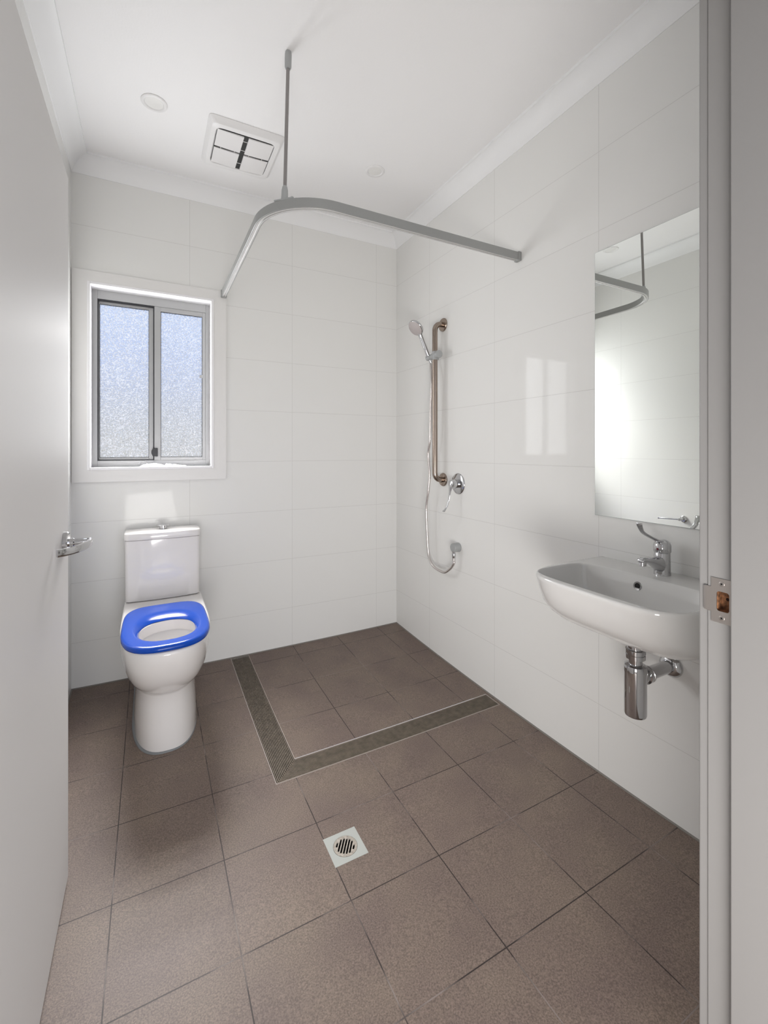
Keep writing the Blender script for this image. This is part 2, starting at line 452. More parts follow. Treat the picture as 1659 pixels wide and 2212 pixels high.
bead('trim_9', [(0, -2.34 * k / 14) for k in range(15)], (-1, 0))
bead('trim_10', [(XL - XL * k / 14, 0) for k in range(15)], (0, -1))
bead('trim_11', [(XL, -2.34 * k / 14) for k in range(15)], (1, 0))

# hallway behind the camera
bm = NB(); box(bm, -2.6, 0.0, -4.5, -2.50, fz(-1, -2.5) - 0.06, fz(-1, -2.5) - 0.001)
obj('floor_hallway', bm, M['hall_floor'], kind=S)
obj('wall_hallway', box(NB(), -2.72, -2.6, -4.5, YB, -0.1, 2.85), M['hall_wall'], kind=S)
obj('wall_hallway_side', box(NB(), -2.6, XL - T, YB, YF, -0.1, 2.85), M['hall_wall'], kind=S)

# door lining, stop and architrave (latch side, hinge side, head)
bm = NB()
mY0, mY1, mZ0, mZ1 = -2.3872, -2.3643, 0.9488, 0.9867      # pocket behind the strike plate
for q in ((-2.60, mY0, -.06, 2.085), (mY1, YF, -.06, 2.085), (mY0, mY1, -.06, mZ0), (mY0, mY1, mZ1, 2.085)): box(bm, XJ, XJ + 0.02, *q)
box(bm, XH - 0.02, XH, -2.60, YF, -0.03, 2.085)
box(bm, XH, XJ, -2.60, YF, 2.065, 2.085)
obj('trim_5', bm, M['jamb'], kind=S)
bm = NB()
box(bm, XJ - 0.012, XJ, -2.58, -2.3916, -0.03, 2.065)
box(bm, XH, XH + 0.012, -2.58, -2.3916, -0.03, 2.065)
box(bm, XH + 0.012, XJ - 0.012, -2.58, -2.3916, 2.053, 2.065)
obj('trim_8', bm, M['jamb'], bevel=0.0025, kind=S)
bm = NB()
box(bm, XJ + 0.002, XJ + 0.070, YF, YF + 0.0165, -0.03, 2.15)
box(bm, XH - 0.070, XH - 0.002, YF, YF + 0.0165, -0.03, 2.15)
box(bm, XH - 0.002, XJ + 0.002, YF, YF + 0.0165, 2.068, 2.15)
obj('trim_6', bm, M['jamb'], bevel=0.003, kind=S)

# ------------------------------------------------------------ window
wx0, wx1, wz0, wz1 = -1.921, -1.163, 1.065, 2.174
bm = NB(); Y = -0.011
box(bm, wx0, ox0 - 0.004, Y, -0.0005, wz0, wz1); box(bm, ox1 + 0.004, wx1, Y, -0.0005, wz0, wz1)
box(bm, ox0 - 0.004, ox1 + 0.004, Y, -0.0005, wz0, oz0 - 0.004); box(bm, ox0 - 0.004, ox1 + 0.004, Y, -0.0005, oz1 + 0.004, wz1)
obj('trim_7', bm, M['surround'], kind=S)
win = bpy.data.objects.new('window_1', None); COL.objects.link(win); win.location = (-1.543, 0, oz0); win['kind'] = S
# white timber reveal
bm = NB(); b_ = 0.010
for a in ((ox0 - 0.004, ox0 + b_, oz0 - 0.004, oz1 + 0.004), (ox1 - b_, ox1 + 0.004, oz0 - 0.004, oz1 + 0.004)):
    box(bm, a[0], a[1], -0.014, 0.118, a[2], a[3])
box(bm, ox0 + b_, ox1 - b_, -0.014, 0.118, oz0 - 0.004, oz0 + b_); box(bm, ox0 + b_, ox1 - b_, -0.014, 0.118, oz1 - b_, oz1 + 0.004)
obj('window_reveal', bm, M['reveal'], win, bevel=0.002)
fx0, fx1, fz0, fz1 = ox0 + b_, ox1 - b_, oz0 + b_, oz1 - b_
bm = NB()
box(bm, fx0, -1.816, 0.075, 0.115, fz0, fz1); box(bm, -1.268, fx1, 0.075, 0.115, fz0, fz1)
box(bm, -1.816, -1.268, 0.075, 0.115, fz0, 1.176); box(bm, -1.816, -1.268, 0.075, 0.115, 2.057, fz1)
box(bm, -1.816, -1.268, 0.112, 0.117, 1.176, 1.182); 
obj('window_frame', bm, M['alu'], win, bevel=0.0015)


def sash(x0, x1, z0, z1, y0, y1, wl_, wr, wt, wb):
    bm = NB()
    box(bm, x0, x0 + wl_, y0, y1, z0, z1); box(bm, x1 - wr, x1, y0, y1, z0, z1)
    box(bm, x0 + wl_, x1 - wr, y0, y1, z0, z0 + wb); box(bm, x0 + wl_, x1 - wr, y0, y1, z1 - wt, z1)
    s = obj('sash', bm, M['alu'], win, bevel=0.0012)
    g = 0.002; bm = NB()
    X0, X1, Z0, Z1 = x0 + wl_, x1 - wr, z0 + wb, z1 - wt; ym = (y0 + y1) / 2
    box(bm, X0, X0 + g, ym - 0.004, ym + 0.004, Z0, Z1); box(bm, X1 - g, X1, ym - 0.004, ym + 0.004, Z0, Z1)
    box(bm, X0 + g, X1 - g, ym - 0.004, ym + 0.004, Z0, Z0 + g); box(bm, X0 + g, X1 - g, ym - 0.004, ym + 0.004, Z1 - g, Z1)
    obj('glazing_seal', bm, M['alu_dark'], s)
    obj('pane', box(NB(), X0 + g, X1 - g, ym - 0.0015, ym + 0.0015, Z0 + g, Z1 - g), M['glass'], s)


sash(-1.812, -1.546, 1.180, 2.050, 0.097, 0.109, 0.004, 0.022, 0.014, 0.012)
sash(-1.541, -1.268, 1.176, 2.057, 0.080, 0.094, 0.032, 0.018, 0.026, 0.018)
bm = NB(); box(bm, -1.816, -1.812, 0.080, 0.111, 1.176, 2.057); box(bm, -1.812, -1.546, 0.080, 0.111, 2.050, 2.057)
box(bm, -1.812, -1.546, 0.080, 0.111, 1.176, 1.180); box(bm, -1.546, -1.541, 0.080, 0.108, 1.176, 2.057)
obj('weather_strip', bm, M['alu_dark'], win)
bm = NB(); prism(bm, [(-1.556, 1.215), (-1.549, 1.198), (-1.524, 1.198), (-1.524, 1.245), (-1.549, 1.245), (-1.556, 1.228)], 'y', 0.058, 0.080)
obj('latch', bm, M['blackp'], win, bevel=0.002)
bm = NB(); box(bm, -1.302, -1.286, 0.074, 0.080, 1.665, 1.683)
obj('finger_pull', bm, M['alu'], win, bevel=0.001)

# crumpled film bag lying on the sill
bm = NB(); n = 26; mrows = 9; G = {}
for i in range(n):
    for j in range(mrows):
        u = i / (n - 1); v = j / (mrows - 1)
        x = -1.612 + 0.235 * u; env = (math.sin(PI * min(1, u * 1.9)) if u < 0.53 else max(0.12, 1 - (u - 0.4) * 1.7)) ** 0.7
        y = -0.004 + 0.055 * v * (0.6 + 0.4 * env)
        h = 0.022 * env * math.sin(PI * min(1, 0.15 + 0.85 * v)) * (0.55 + 0.45 * random.random()) if 0 < j < mrows - 1 and 0 < i < n - 1 else 0
        G[i, j] = bm.verts.new((x + 0.003 * random.uniform(-1, 1), y + 0.003 * random.uniform(-1, 1), fz0 + 0.0015 + h))
for i in range(n - 1):
    for j in range(mrows - 1): bm.faces.new((G[i, j], G[i + 1, j], G[i + 1, j + 1], G[i, j + 1]))
low = [[bm.verts.new((G[i, j].co.x, G[i, j].co.y, fz0 + 0.0004)) for j in (0, mrows - 1)] for i in range(n)]
for i in range(n - 1):
    bm.faces.new((low[i][0], low[i + 1][0], low[i + 1][1], low[i][1]))
    bm.faces.new((low[i][0], G[i, 0], G[i + 1, 0], low[i + 1][0])); bm.faces.new((low[i][1], low[i + 1][1], G[i + 1, mrows - 1], G[i, mrows - 1]))
o = obj('plastic_bag', bm, M['bag'], smooth=25)
tag(o, 'crumpled white plastic bag lying on the window sill', 'bag')

# outside the window
obj('ground_outside', box(NB(), -9, 8, 0.4, 12, -0.45, -0.35), M['ground'], kind=S)
obj('wall_neighbour', box(NB(), -9, 8, 3.0, 3.2, -0.35, 1.85), M['fence'], kind=S)

# ------------------------------------------------------------ door leaf
d = bpy.data.objects.new('door_1', None); COL.objects.link(d); d.location = (-1.778, -2.30, 0); d['kind'] = S
obj('door_leaf', box(NB(), -1.814, -1.778, -2.300, -1.181, -0.030, 2.040), M['paint'], d, bevel=0.0025)
ly, lz = -1.262, 0.972
bm = NB(); lathe(bm, (-1.778, ly, lz), (1, 0, 0), [(0.031, 0), (0.031, 0.0095), (0.0285, 0.012), (0.0, 0.0122)], 48)
rose = obj('rose', bm, M['chrome'], d, smooth=40)
hb = NB(); lathe(hb, (-1.769, ly, lz), (1, 0, 0), [(0.012, 0), (0.012, 0.014), (0.0085, 0.017), (0.0075, 0.050)], 24)
obj('neck', hb, M['chrome'], d, smooth=40)
path = [(-1.7675, ly, lz), (-1.745, ly, lz), (-1.722, ly + 0.001, lz), (-1.7135, ly - 0.008, lz), (-1.7155, ly - 0.045, lz), (-1.724, ly - 0.085, lz),
        (-1.738, ly - 0.118, lz), (-1.756, ly - 0.142, lz), (-1.7705, ly - 0.152, lz)]
pth = [Vector(path[0]), Vector(path[1])] + cr_path(path[2:], 5)
pf = [(-0.0038, -0.0095), (0.0038, -0.0095), (0.0045, -0.0085), (0.0045, 0.0085), (0.0038, 0.0095), (-0.0038, 0.0095), (-0.0045, 0.0085), (-0.0045, -0.0085)]
obj('lever', sweep(NB(), pth, pf), M['chrome'], d, smooth=35)
for zz in (0.25, 1.0, 1.80):
    bm = NB(); lathe(bm, (-1.785, -2.307, zz), (0, 0, 1), [(0.006, 0), (0.006, 0.1)], 12)
    obj('hinge', bm, M['plate'], d, smooth=40)

# ------------------------------------------------------------ strike plate on the latch jamb
z0, z1, zc_ = 0.930, 1.0075, 0.9685
sp = thing('strike_plate', 'satin steel strike plate screwed to the white door jamb', 'strike plate', (XJ, -2.37, zc_))
bm = NB(); sx_ = XJ - 0.0016
outer = [(-2.3905, z0), (-2.3905, z1), (-2.3575, z1), (-2.3575, 0.9905), (-2.350, 0.9905), (-2.350, 0.9470), (-2.3575, 0.9470), (-2.3575, z0)]
inner = []
hy0, hy1, hz0, hz1 = -2.3855, -2.3660, 0.9505, 0.9850
rr = 0.0045
for cx_, cz_, a0 in ((hy1 - rr, hz1 - rr, 0), (hy0 + rr, hz1 - rr, 90), (hy0 + rr, hz0 + rr, 180), (hy1 - rr, hz0 + rr, 270)):
    for k in range(5):
        a = math.radians(a0 + 90 * k / 4); inner.append((cx_ + rr * math.cos(a), cz_ + rr * math.sin(a)))
ov = [bm.verts.new((sx_, *p)) for p in outer]; iv_ = [bm.verts.new((sx_, *p)) for p in inner]
oe = [bm.edges.new((ov[i], ov[(i + 1) % len(ov)])) for i in range(len(ov))]; ie = [bm.edges.new((iv_[i], iv_[(i + 1) % len(iv_)])) for i in range(len(iv_))]
bmesh.ops.triangle_fill(bm, edges=oe + ie, use_beauty=True)
ret = bmesh.ops.extrude_face_region(bm, geom=bm.faces[:])
bmesh.ops.translate(bm, verts=[g for g in ret['geom'] if isinstance(g, bmesh.types.BMVert)], vec=(0.0014, 0, 0))
obj('plate', bm, M['plate'], sp)
lip = [(-0.0016 + XJ, -2.350), (XJ - 0.0014, -2.3475), (XJ - 0.0008, -2.3455), (XJ + 0.0002, -2.3442), (XJ + 0.0016, -2.3436)]
rings = []
for k, (x, y) in enumerate(lip):
    s_ = 0.0012 * (k / 4) ** 2 * 3
    rings.append([Vector((x, y, 0.9470 + s_)), Vector((x, y, 0.9905 - s_)), Vector((x + 0.0014, y - 0.0008, 0.9905 - s_)), Vector((x + 0.0014, y - 0.0008, 0.9470 + s_))])
obj('lip', loft(NB(), rings), M['plate'], sp, smooth=40)
bm = NB(); box(bm, XJ + 0.0170, XJ + 0.0190, hy0 - .002, hy1 + .002, hz0 - .002, hz1 + .002)
for q in ((hy0 - .0015, hy0 - .0002, hz0, hz1), (hy1 + .0002, hy1 + .0015, hz0, hz1), (hy0, hy1, hz0 - .0015, hz0 - .0002), (hy0, hy1, hz1 + .0002, hz1 + .0015)): box(bm, XJ + .0008, XJ + .0175, *q)
mo = obj('mortice', bm, M['wood'], sp)
bm = NB(); lathe(bm, (XJ + 0.0168, -2.3748, 0.9690), (-1, 0, 0), [(0.0028, 0), (0.0028, 0.0002)], 20); obj('hole', bm, M['hole'], mo)
for zz in (0.9985, 0.9390):
    bm = NB(); lathe(bm, (XJ - 0.0016, -2.3742, zz), (-1, 0, 0), [(0.0044, 0), (0.0044, 0.0005), (0.0036, 0.0009), (0.0, 0.0009)], 24)
    sc = obj('screw', bm, M['plate'], sp, smooth=30)
    bm = NB(); a = 0.5
    for q in (0.4, 0.4 + PI / 2):
        dx, dz = math.cos(q), math.sin(q); w_, l_ = 0.0006, 0.0022
        pts = [(-2.3742 + dx * l_ - dz * w_, zz + dz * l_ + dx * w_), (-2.3742 + dx * l_ + dz * w_, zz + dz * l_ - dx * w_),
               (-2.3742 - dx * l_ + dz * w_, zz - dz * l_ - dx * w_), (-2.3742 - dx * l_ - dz * w_, zz - dz * l_ + dx * w_)]
        prism(bm, pts, 'x', XJ - 0.0027, XJ - 0.0024)
    obj('cross_slot', bm, M['black'], sc)

# ------------------------------------------------------------ toilet
TX = -1.500


def dring(cx, a, yb, yf, z, nb=6.0, nf=2.4, seg=72, split=0.5):
    """D shaped ring: boxy back, rounded front. yb > yf"""
    ym = yb + (yf - yb) * split; out = []
    for k in range(seg):
        t = 2 * PI * k / seg; c, s = math.cos(t), math.sin(t)
        n = nb if s > 0 else nf
        x = a * math.copysign(abs(c) ** (2 / n), c)
        y = ym + ((yb - ym) if s > 0 else (ym - yf)) * math.copysign(abs(s) ** (2 / n), s)
        out.append((cx + x, y, z))
    return out


def blendring(r0, r1, t):
    return [tuple(a + (b - a) * t for a, b in zip(p, q)) for p, q in zip(r0, r1)]


zf = fz(TX, -0.45)
toilet = thing('toilet', 'white close-coupled toilet with a bright blue seat, standing under the window', 'toilet', (TX, -0.45, zf))
yb = -0.006
prof = [(-0.032 - 0.012, .131, -.700, 2.6), (-0.02, .134, -.703, 2.6), (0.05, .131, -.697, 2.6), (0.14, .126, -.690, 2.6), (0.195, .126, -.688, 2.6),
        (0.208, .129, -.694, 2.6), (0.222, .140, -.718, 2.5), (0.245, .154, -.757, 2.5), (0.275, .166, -.797, 2.4), (0.315, .175, -.832, 2.4),
        (0.36, .181, -.857, 2.4), (0.405, .184, -.872, 2.4), (0.440, .184, -.877, 2.4), (0.449, .182, -.875, 2.4), (0.453, .176, -.869, 2.4)]
rings = [dring(TX, a, yb, yf, z, 9, nf, split=0.52) for z, a, yf, nf in prof]
hole = lambda a, L_, z: [(TX + 0.006 + a * math.cos(2 * PI * k / 72), -0.650 + L_ * math.sin(2 * PI * k / 72), z) for k in range(72)]
rings[0] = [(x, y, fz(x, y) - .004) for x, y, z in rings[0]]
rings += [blendring(rings[-1], hole(.118, .138, .453), 0.04), blendring(rings[-1], hole(.118, .138, .453), 0.5), blendring(rings[-1], hole(.118, .138, .453), 0.95), hole(.118, .138, .452), hole(.120, .140, .440), hole(.122, .142, .405), hole(.108, .128, .398),
          hole(.096, .114, .36), hole(.070, .085, .29), hole(.045, .055, .245), hole(.02, .03, .235)]
rings = [[(x + .003, y, z) for x, y, z in r] for r in rings]
obj('pan', loft(NB(), rings), M['ceramic'], toilet, smooth=50)
bm = NB()
rings = [dring(TX, .1335 + e_, yb, -.7025 - e_, z, 9, 2.6, split=0.52) for z, e_ in ((-.003, .004), (.003, .0038), (.006, .0015), (.007, -.003))]
rings = [[(x, y, z + fz(x, y)) for x, y, z in r] for r in rings]
obj('base_seal', loft(bm, rings), M['seal'], toilet, smooth=50)


def rrect(cx, a, yb, yf, r, z, bow=0.0, seg=8):
    out = []; y0, y1 = yf, yb
    for ccx, ccy, a0 in ((cx + a - r, y1 - r, 0), (cx - a + r, y1 - r, 90), (cx - a + r, y0 + r, 180), (cx + a - r, y0 + r, 270)):
        for k in range(seg + 1):
            t = math.radians(a0 + 90 * k / seg); out.append([ccx + r * math.cos(t), ccy + r * math.sin(t), z])
    # insert points on the front edge for the bow
    i = 3 * (seg + 1); A = out[i - 1]; B = out[i]
    mid = [[A[0] + (B[0] - A[0]) * k / 13, A[1], z] for k in range(1, 13)]
    res = out[:i] + mid + out[i:]
    for p in res:
        if p[1] < yb - 0.03:
            u = (p[0] - cx) / a; p[1] -= bow * (1 - u * u)
    return [tuple(p) for p in res]


rs = [rrect(TX, .176, -.005, -.170, .018, z, bow=.014) for z in (0.456, 0.460)]
rs = [rrect(TX, .172, -.005, -.166, .018, 0.4555, .014), rrect(TX, .1755, -.005, -.170, .018, 0.459, .014), rrect(TX, .1765, -.005, -.171, .018, 0.62, .014),
      rrect(TX, .1775, -.005, -.172, .018, 0.768, .014), rrect(TX, .174, -.007, -.168, .018, 0.7705, .014)]
cist = obj('cistern', loft(NB(), rs), M['ceramic'], toilet, smooth=50)
rs = [rrect(TX, .174, -.006, -.168, .022, 0.7712, .015), rrect(TX, .1805, -.004, -.177, .022, 0.7722, .015), rrect(TX, .1815, -.003, -.178, .024, 0.776, .015), rrect(TX, .1815, -.003, -.178, .024, 0.798, .015),
      rrect(TX, .1795, -.005, -.1755, .024, 0.8045, .015), rrect(TX, .174, -.010, -.169, .024, 0.8080, .015), rrect(TX, .10, -.05, -.12, .02, 0.8105, .008)]
obj('cistern_lid', loft(NB(), rs), M['ceramic'], toilet, smooth=40)
bm = NB(); lathe(bm, (TX, -0.095, 0.809), (0, 0, 1), [(0.0215, 0), (0.0215, 0.003), (0.019, 0.004), (0.019, 0.019), (0.034, 0.0205), (0.035, 0.0225), (0.033, 0.0245), (0.0, 0.0265)], 48)
btn = obj('flush_button', bm, M['chrome'], toilet, smooth=35)

# raised blue seat with a funnel shaped opening
so = lambda a, yb_, yf, z: dring(TX, a, yb_, yf, z, 4.2, 2.9, split=0.5)
hol = lambda a, L_, z, cy_=-0.630: [(TX + 0.004 + a * math.copysign(abs(math.cos(2 * PI * k / 72)) ** 0.82, math.cos(2 * PI * k / 72)), cy_ + L_ * math.copysign(abs(math.sin(2 * PI * k / 72)) ** 0.9, math.sin(2 * PI * k / 72)), z) for k in range(72)]
top_o = so(.158, -.352, -.858, .4785)
crest = hol(.132, .178, .4765, -.632)
rings = [so(.163, -.345, -.866, .4545), so(.170, -.335, -.874, .457), so(.1725, -.331, -.877, .4645), so(.170, -.335, -.874, .4735), so(.165, -.342, -.867, .4775), top_o,
         blendring(top_o, crest, .5), blendring(top_o, crest, .85), crest, hol(.125, .166, .4730, -.636), hol(.116, .146, .465, -.642), hol(.111, .134, .4580, -.645), hol(.110, .131, .4545, -.646)]
obj('seat', loft(NB(), rings, wrap=True), M['blue'], toilet, smooth=60)

# ------------------------------------------------------------ basin
BY = -1.903
bz = 0.819


def bring(a, d_, z, n=5.0, xo=-0.0015, seg=72, yc=BY, back=None):
    out = []
    for k in range(seg):
        t = PI * k / (seg - 1); c, s = math.cos(t), math.sin(t)
        y = a * math.copysign(abs(c) ** (2 / n), c); x = -d_ * abs(s) ** (2 / n)
        out.append((min(xo, x + 0), yc + y, z))
    return out


bas = thing('wash_basin', 'white wall-hung ceramic wash basin below the mirror', 'basin', (0, BY, 0.65))
outer_r = [bring(.150, .240, .6550), bring(.195, .290, .6560), bring(.220, .325, .662), bring(.236, .356, .675), bring(.248, .386, .698), bring(.257, .410, .728),
           bring(.2625, .426, .770), bring(.2655, .4365, .803), bring(.2660, .4385, .812), bring(.2648, .437, .8170), bring(.2620, .434, .8192)]


def bowl(a, xb, xf, z, n=5.0):
    out = []; xm = (xb + xf) / 2; h = (xb - xf) / 2
    seg = 72
    for k in range(seg):
        # match the angular order of bring(): from +y side, round the front, to -y side, then back edge
        t = PI * k / (seg - 1)
        tt = -0.36 + (PI + 0.72) * k / (seg - 1)
        c, s = math.cos(tt), math.sin(tt)
        y = a * math.copysign(abs(c) ** (2 / n), c); x = xm - h * math.copysign(abs(s) ** (2 / n), s)
        out.append((x, BY + y, z))
    return out


# deck + bowl built as rings whose first/last points sit on the back edge
def closed(r, xw=-0.0015):
    """append points along the wall edge so that every ring is a closed loop with equal count"""
    y0 = r[0][1]; y1 = r[-1][1]; z = r[0][2]
    return r + [(xw, y1 + (y0 - y1) * k / 21, z) for k in range(1, 21)]


def bowl_closed(a, xb, xf, z, n=5.0):
    full = []
    xm = (xb + xf) / 2; h = (xb - xf) / 2
    t0 = -0.62; t1 = PI + 0.62
    for k in range(72):
        tt = t0 + (t1 - t0) * k / 71; c, s = math.cos(tt), math.sin(tt)
        full.append((xm - h * math.copysign(abs(s) ** (2 / n), s), BY + a * math.copysign(abs(c) ** (2 / n), c), z))
    for k in range(1, 21):
        tt = t1 + (2 * PI + t0 - t1) * k / 21; c, s = math.cos(tt), math.sin(tt)
        full.append((xm - h * math.copysign(abs(s) ** (2 / n), s), BY + a * math.copysign(abs(c) ** (2 / n), c), z))
    return full


rings = [closed(r) for r in outer_r]
rings += [blendring(closed(outer_r[-1]), bowl_closed(.2435, -.130, -.4145, .8192, 5), .06), bowl_closed(.2435, -.1295, -.4145, .8192, 5), bowl_closed(.2420, -.1315, -.4130, .8188, 5), bowl_closed(.2405, -.1330, -.4115, .8170, 5), bowl_closed(.2385, -.136, -.4090, .812, 5), bowl_closed(.2335, -.142, -.401, .775, 4.6),
          bowl_closed(.222, -.149, -.382, .735, 4.2), bowl_closed(.200, -.160, -.355, .705, 3.6), bowl_closed(.160, -.175, -.320, .690, 3), bowl_closed(.09, -.19, -.27, .684, 2.4), bowl_closed(.03, -.195, -.225, .682, 2)]
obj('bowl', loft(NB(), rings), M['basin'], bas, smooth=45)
bm = NB(); n_ = Vector((-1, 0, 0.12)).normalized(); oc = Vector((-0.1395, -1.875, 0.785))
lathe(bm, oc, n_, [(0.0135, -0.003), (0.0145, 0.001), (0.0135, 0.0028), (0.0095, 0.0022), (0.0090, -0.003)], 32, caps=False)
ring_ = obj('overflow_ring', bm, M['chrome'], bas, smooth=40)
bm = NB(); lathe(bm, oc, n_, [(0.0098, 0.0004), (0.0098, 0.0012)], 24); obj('overflow_hole', bm, M['black'], ring_)
bm = NB(); lathe(bm, (-.205, BY, .682), (0, 0, 1), [(0.032, 0), (0.032, 0.003), (0.024, 0.005), (0.02, 0.003), (0, 0.003)], 32)
obj('waste', bm, M['chrome'], bas, smooth=40)

# tap
tap = thing('basin_mixer_tap', 'chrome mixer tap with a long raised lever on the wash basin', 'tap', (-.052, BY, bz))
tx = -.052
rings = []
for z, rx, ry, cx_ in ((bz, .0265, .0250, tx), (bz + .004, .0265, .0250, tx), (bz + .010, .0255, .0245, tx), (bz + .05, .0245, .0245, tx - .001), (bz + .072, .0235, .0235, tx), (bz + .074, .0225, .0225, tx)):
    rings.append([(cx_ + rx * math.cos(2 * PI * k / 40), BY + ry * math.sin(2 * PI * k / 40), z) for k in range(40)])
obj('body', loft(NB(), rings), M['chrome'], tap, smooth=35)
rings = []
for x, z, w_, h_ in ((-.052, bz + .034, .021, .030), (-.074, bz + .037, .0195, .0265), (-.095, bz + .043, .0165, .0185), (-.115, bz + .050, .0145, .0120), (-.135, bz + .056, .0135, .0090), (-.158, bz + .0605, .0130, .0085), (-.168, bz + .0595, .0120, .0075), (-.172, bz + .0575, .0085, .004)):
    rings.append([(x, BY + w_ * math.copysign(abs(math.cos(2 * PI * k / 32)) ** .8, math.cos(2 * PI * k / 32)), z + h_ * math.copysign(abs(math.sin(2 * PI * k / 32)) ** .8, math.sin(2 * PI * k / 32))) for k in range(32)])
obj('spout', loft(NB(), rings), M['chrome'], tap, smooth=50)
bm = NB(); lathe(bm, (-.158, BY, bz + .058), (-.08, 0, -1), [(0.0115, 0), (0.0115, 0.016), (0.0095, 0.018), (0.0, 0.0175)], 32); obj('aerator', bm, M['chrome'], tap, smooth=40)
rings = []
for z, r_, cx_ in ((bz + .0745, .0245, tx), (bz + .078, .0262, tx), (bz + .098, .0262, tx), (bz + .108, .0235, tx + .001), (bz + .1135, .015, tx + .002), (bz + .115, .002, tx + .002)):
    rings.append([(cx_ + r_ * math.cos(2 * PI * k / 40), BY + r_ * math.sin(2 * PI * k / 40), z) for k in range(40)])
cap_ = obj('handle_cap', loft(NB(), rings), M['chrome'], tap, smooth=40)
bm = NB(); lathe(bm, (tx - .0262, BY, bz + .087), (-1, 0, 0), [(0.004, 0), (0.0035, 0.0008), (0, 0.001)], 16); obj('temperature_mark', bm, M['red'], cap_)
lp = cr_path([(tx + .012, BY, bz + .110), (tx - .018, BY, bz + .113), (tx - .050, BY, bz + .124), (tx - .082, BY, bz + .137), (tx - .106, BY, bz + .150), (tx - .120, BY, bz + .168), (tx - .124, BY, bz + .181)], 6)
rings = []
for i, (p, t, u, v) in enumerate(frames(lp)):
    q = i / (len(lp) - 1); w_ = .0115 * (1 - q) + .0065 * q + (.0045 * max(0, (q - .72) / .28) ** .8); th = .0052 * (1 - q) + .0032 * q
    if q == 1: w_ *= .75; th *= .6
    side = Vector((0, 1, 0)); nn = t.cross(side).normalized()
    rings.append([p + side * (w_ * math.cos(2 * PI * k / 20)) + nn * (th * math.sin(2 * PI * k / 20)) for k in range(20)])
obj('lever', loft(NB(), rings), M['chrome'], tap, smooth=60)

# bottle trap
tr = thing('bottle_trap', 'chrome bottle trap and waste pipe under the wash basin', 'waste trap', (-.195, BY, .38))
cx_ = -.195
bm = NB(); lathe(bm, (cx_, BY, 0), (0, 0, 1), [(.027, .390), (.031, .392), (.0328, .398), (.0328, .528), (.0336, .5285), (.0336, .544), (.0320, .550), (.025, .5525), (.020, .553)], 48)
obj('bottle', bm, M['chrome'], tr, smooth=35)
bm = NB(); lathe(bm, (cx_, BY, 0), (0, 0, 1), [(.0195, .552), (.0195, .656)], 40); obj('tailpipe', bm, M['chrome'], tr, smooth=35)
bm = NB(); lathe(bm, (cx_, BY, 0), (0, 0, 1), [(.022, .571), (.0285, .572), (.0285, .5845), (.0265, .5855), (.0265, .5875), (.0292, .589), (.0292, .600), (.0225, .6015), (.0225, .6560)], 48); obj('coupling_nut', bm, M['chrome'], tr, smooth=35)
bm = NB(); lathe(bm, (cx_ + .024, BY, .505), (1, 0, 0), [(.0225, 0), (.0225, .020), (.0270, .022), (.0270, .034), (.0250, .035), (.0250, .038), (.0265, .039), (.0265, .044), (.021, .045)], 40); obj('outlet_nut', bm, M['chrome'], tr, smooth=35)
bm = NB(); lathe(bm, (cx_ + .040, BY, .505), (1, 0, 0), [(.0200, 0), (.0200, .1545)], 40); obj('waste_pipe', bm, M['chrome'], tr, smooth=35)
bm = NB(); lathe(bm, (-.0005, BY, .505), (-1, 0, 0), [(.0385, 0), (.0385, .003), (.036, .009), (.028, .016), (.0205, .020)], 48); obj('wall_flange', bm, M['chrome'], tr, smooth=50)

# ------------------------------------------------------------ mirror
mr = thing('wall_mirror', 'frameless rectangular mirror fixed on the right wall above the basin', 'mirror', (0, -1.9, .978))
my0, my1 = -2.205, -1.6137
obj('backing', box(NB(), -.0052, -.0005, my0, my1, .9775, 2.0115), M['mirror_edge'], mr)
obj('glass_face', box(NB(), -.0062, -.0052, my0 + .0010, my1 - .0010, .9785, 2.0105), M['mirror'], mr)

# ------------------------------------------------------------ grab rail, slider, hand shower, hose, elbow, mixer
gy = -.5783
gr = thing('grab_rail', 'vertical brushed stainless grab rail with grey sliding holder on the shower wall', 'grab rail', (0, gy, 1.06))
gx, zt_, zb_ = -.062, 1.987, 1.057
pts = [(-.003, gy, zb_), (-.022, gy, zb_)]
R_ = .040
pts += [(gx + R_ - R_ * math.sin(a), gy, zb_ + R_ - R_ * math.cos(a)) for a in [math.radians(q) for q in range(0, 91, 9)]]
pts += [(gx, gy, zb_ + R_ + (zt_ - zb_ - 2 * R_) * k / 6) for k in range(1, 7)]
pts += [(gx + R_ - R_ * math.cos(a), gy, zt_ - R_ + R_ * math.sin(a)) for a in [math.radians(q) for q in range(9, 91, 9)]] + [(-.003, gy, zt_)]
obj('bar', tube(NB(), pts, .0158, 24), M['steel'], gr, smooth=40)
for zz in (zt_, zb_):
    bm = NB(); lathe(bm, (-.0005, gy, zz), (-1, 0, 0), [(.040, 0), (.040, .004), (.037, .0085), (.022, .0095), (.0165, .0097)], 48)
    obj('flange', bm, M['steel'], gr, smooth=40)

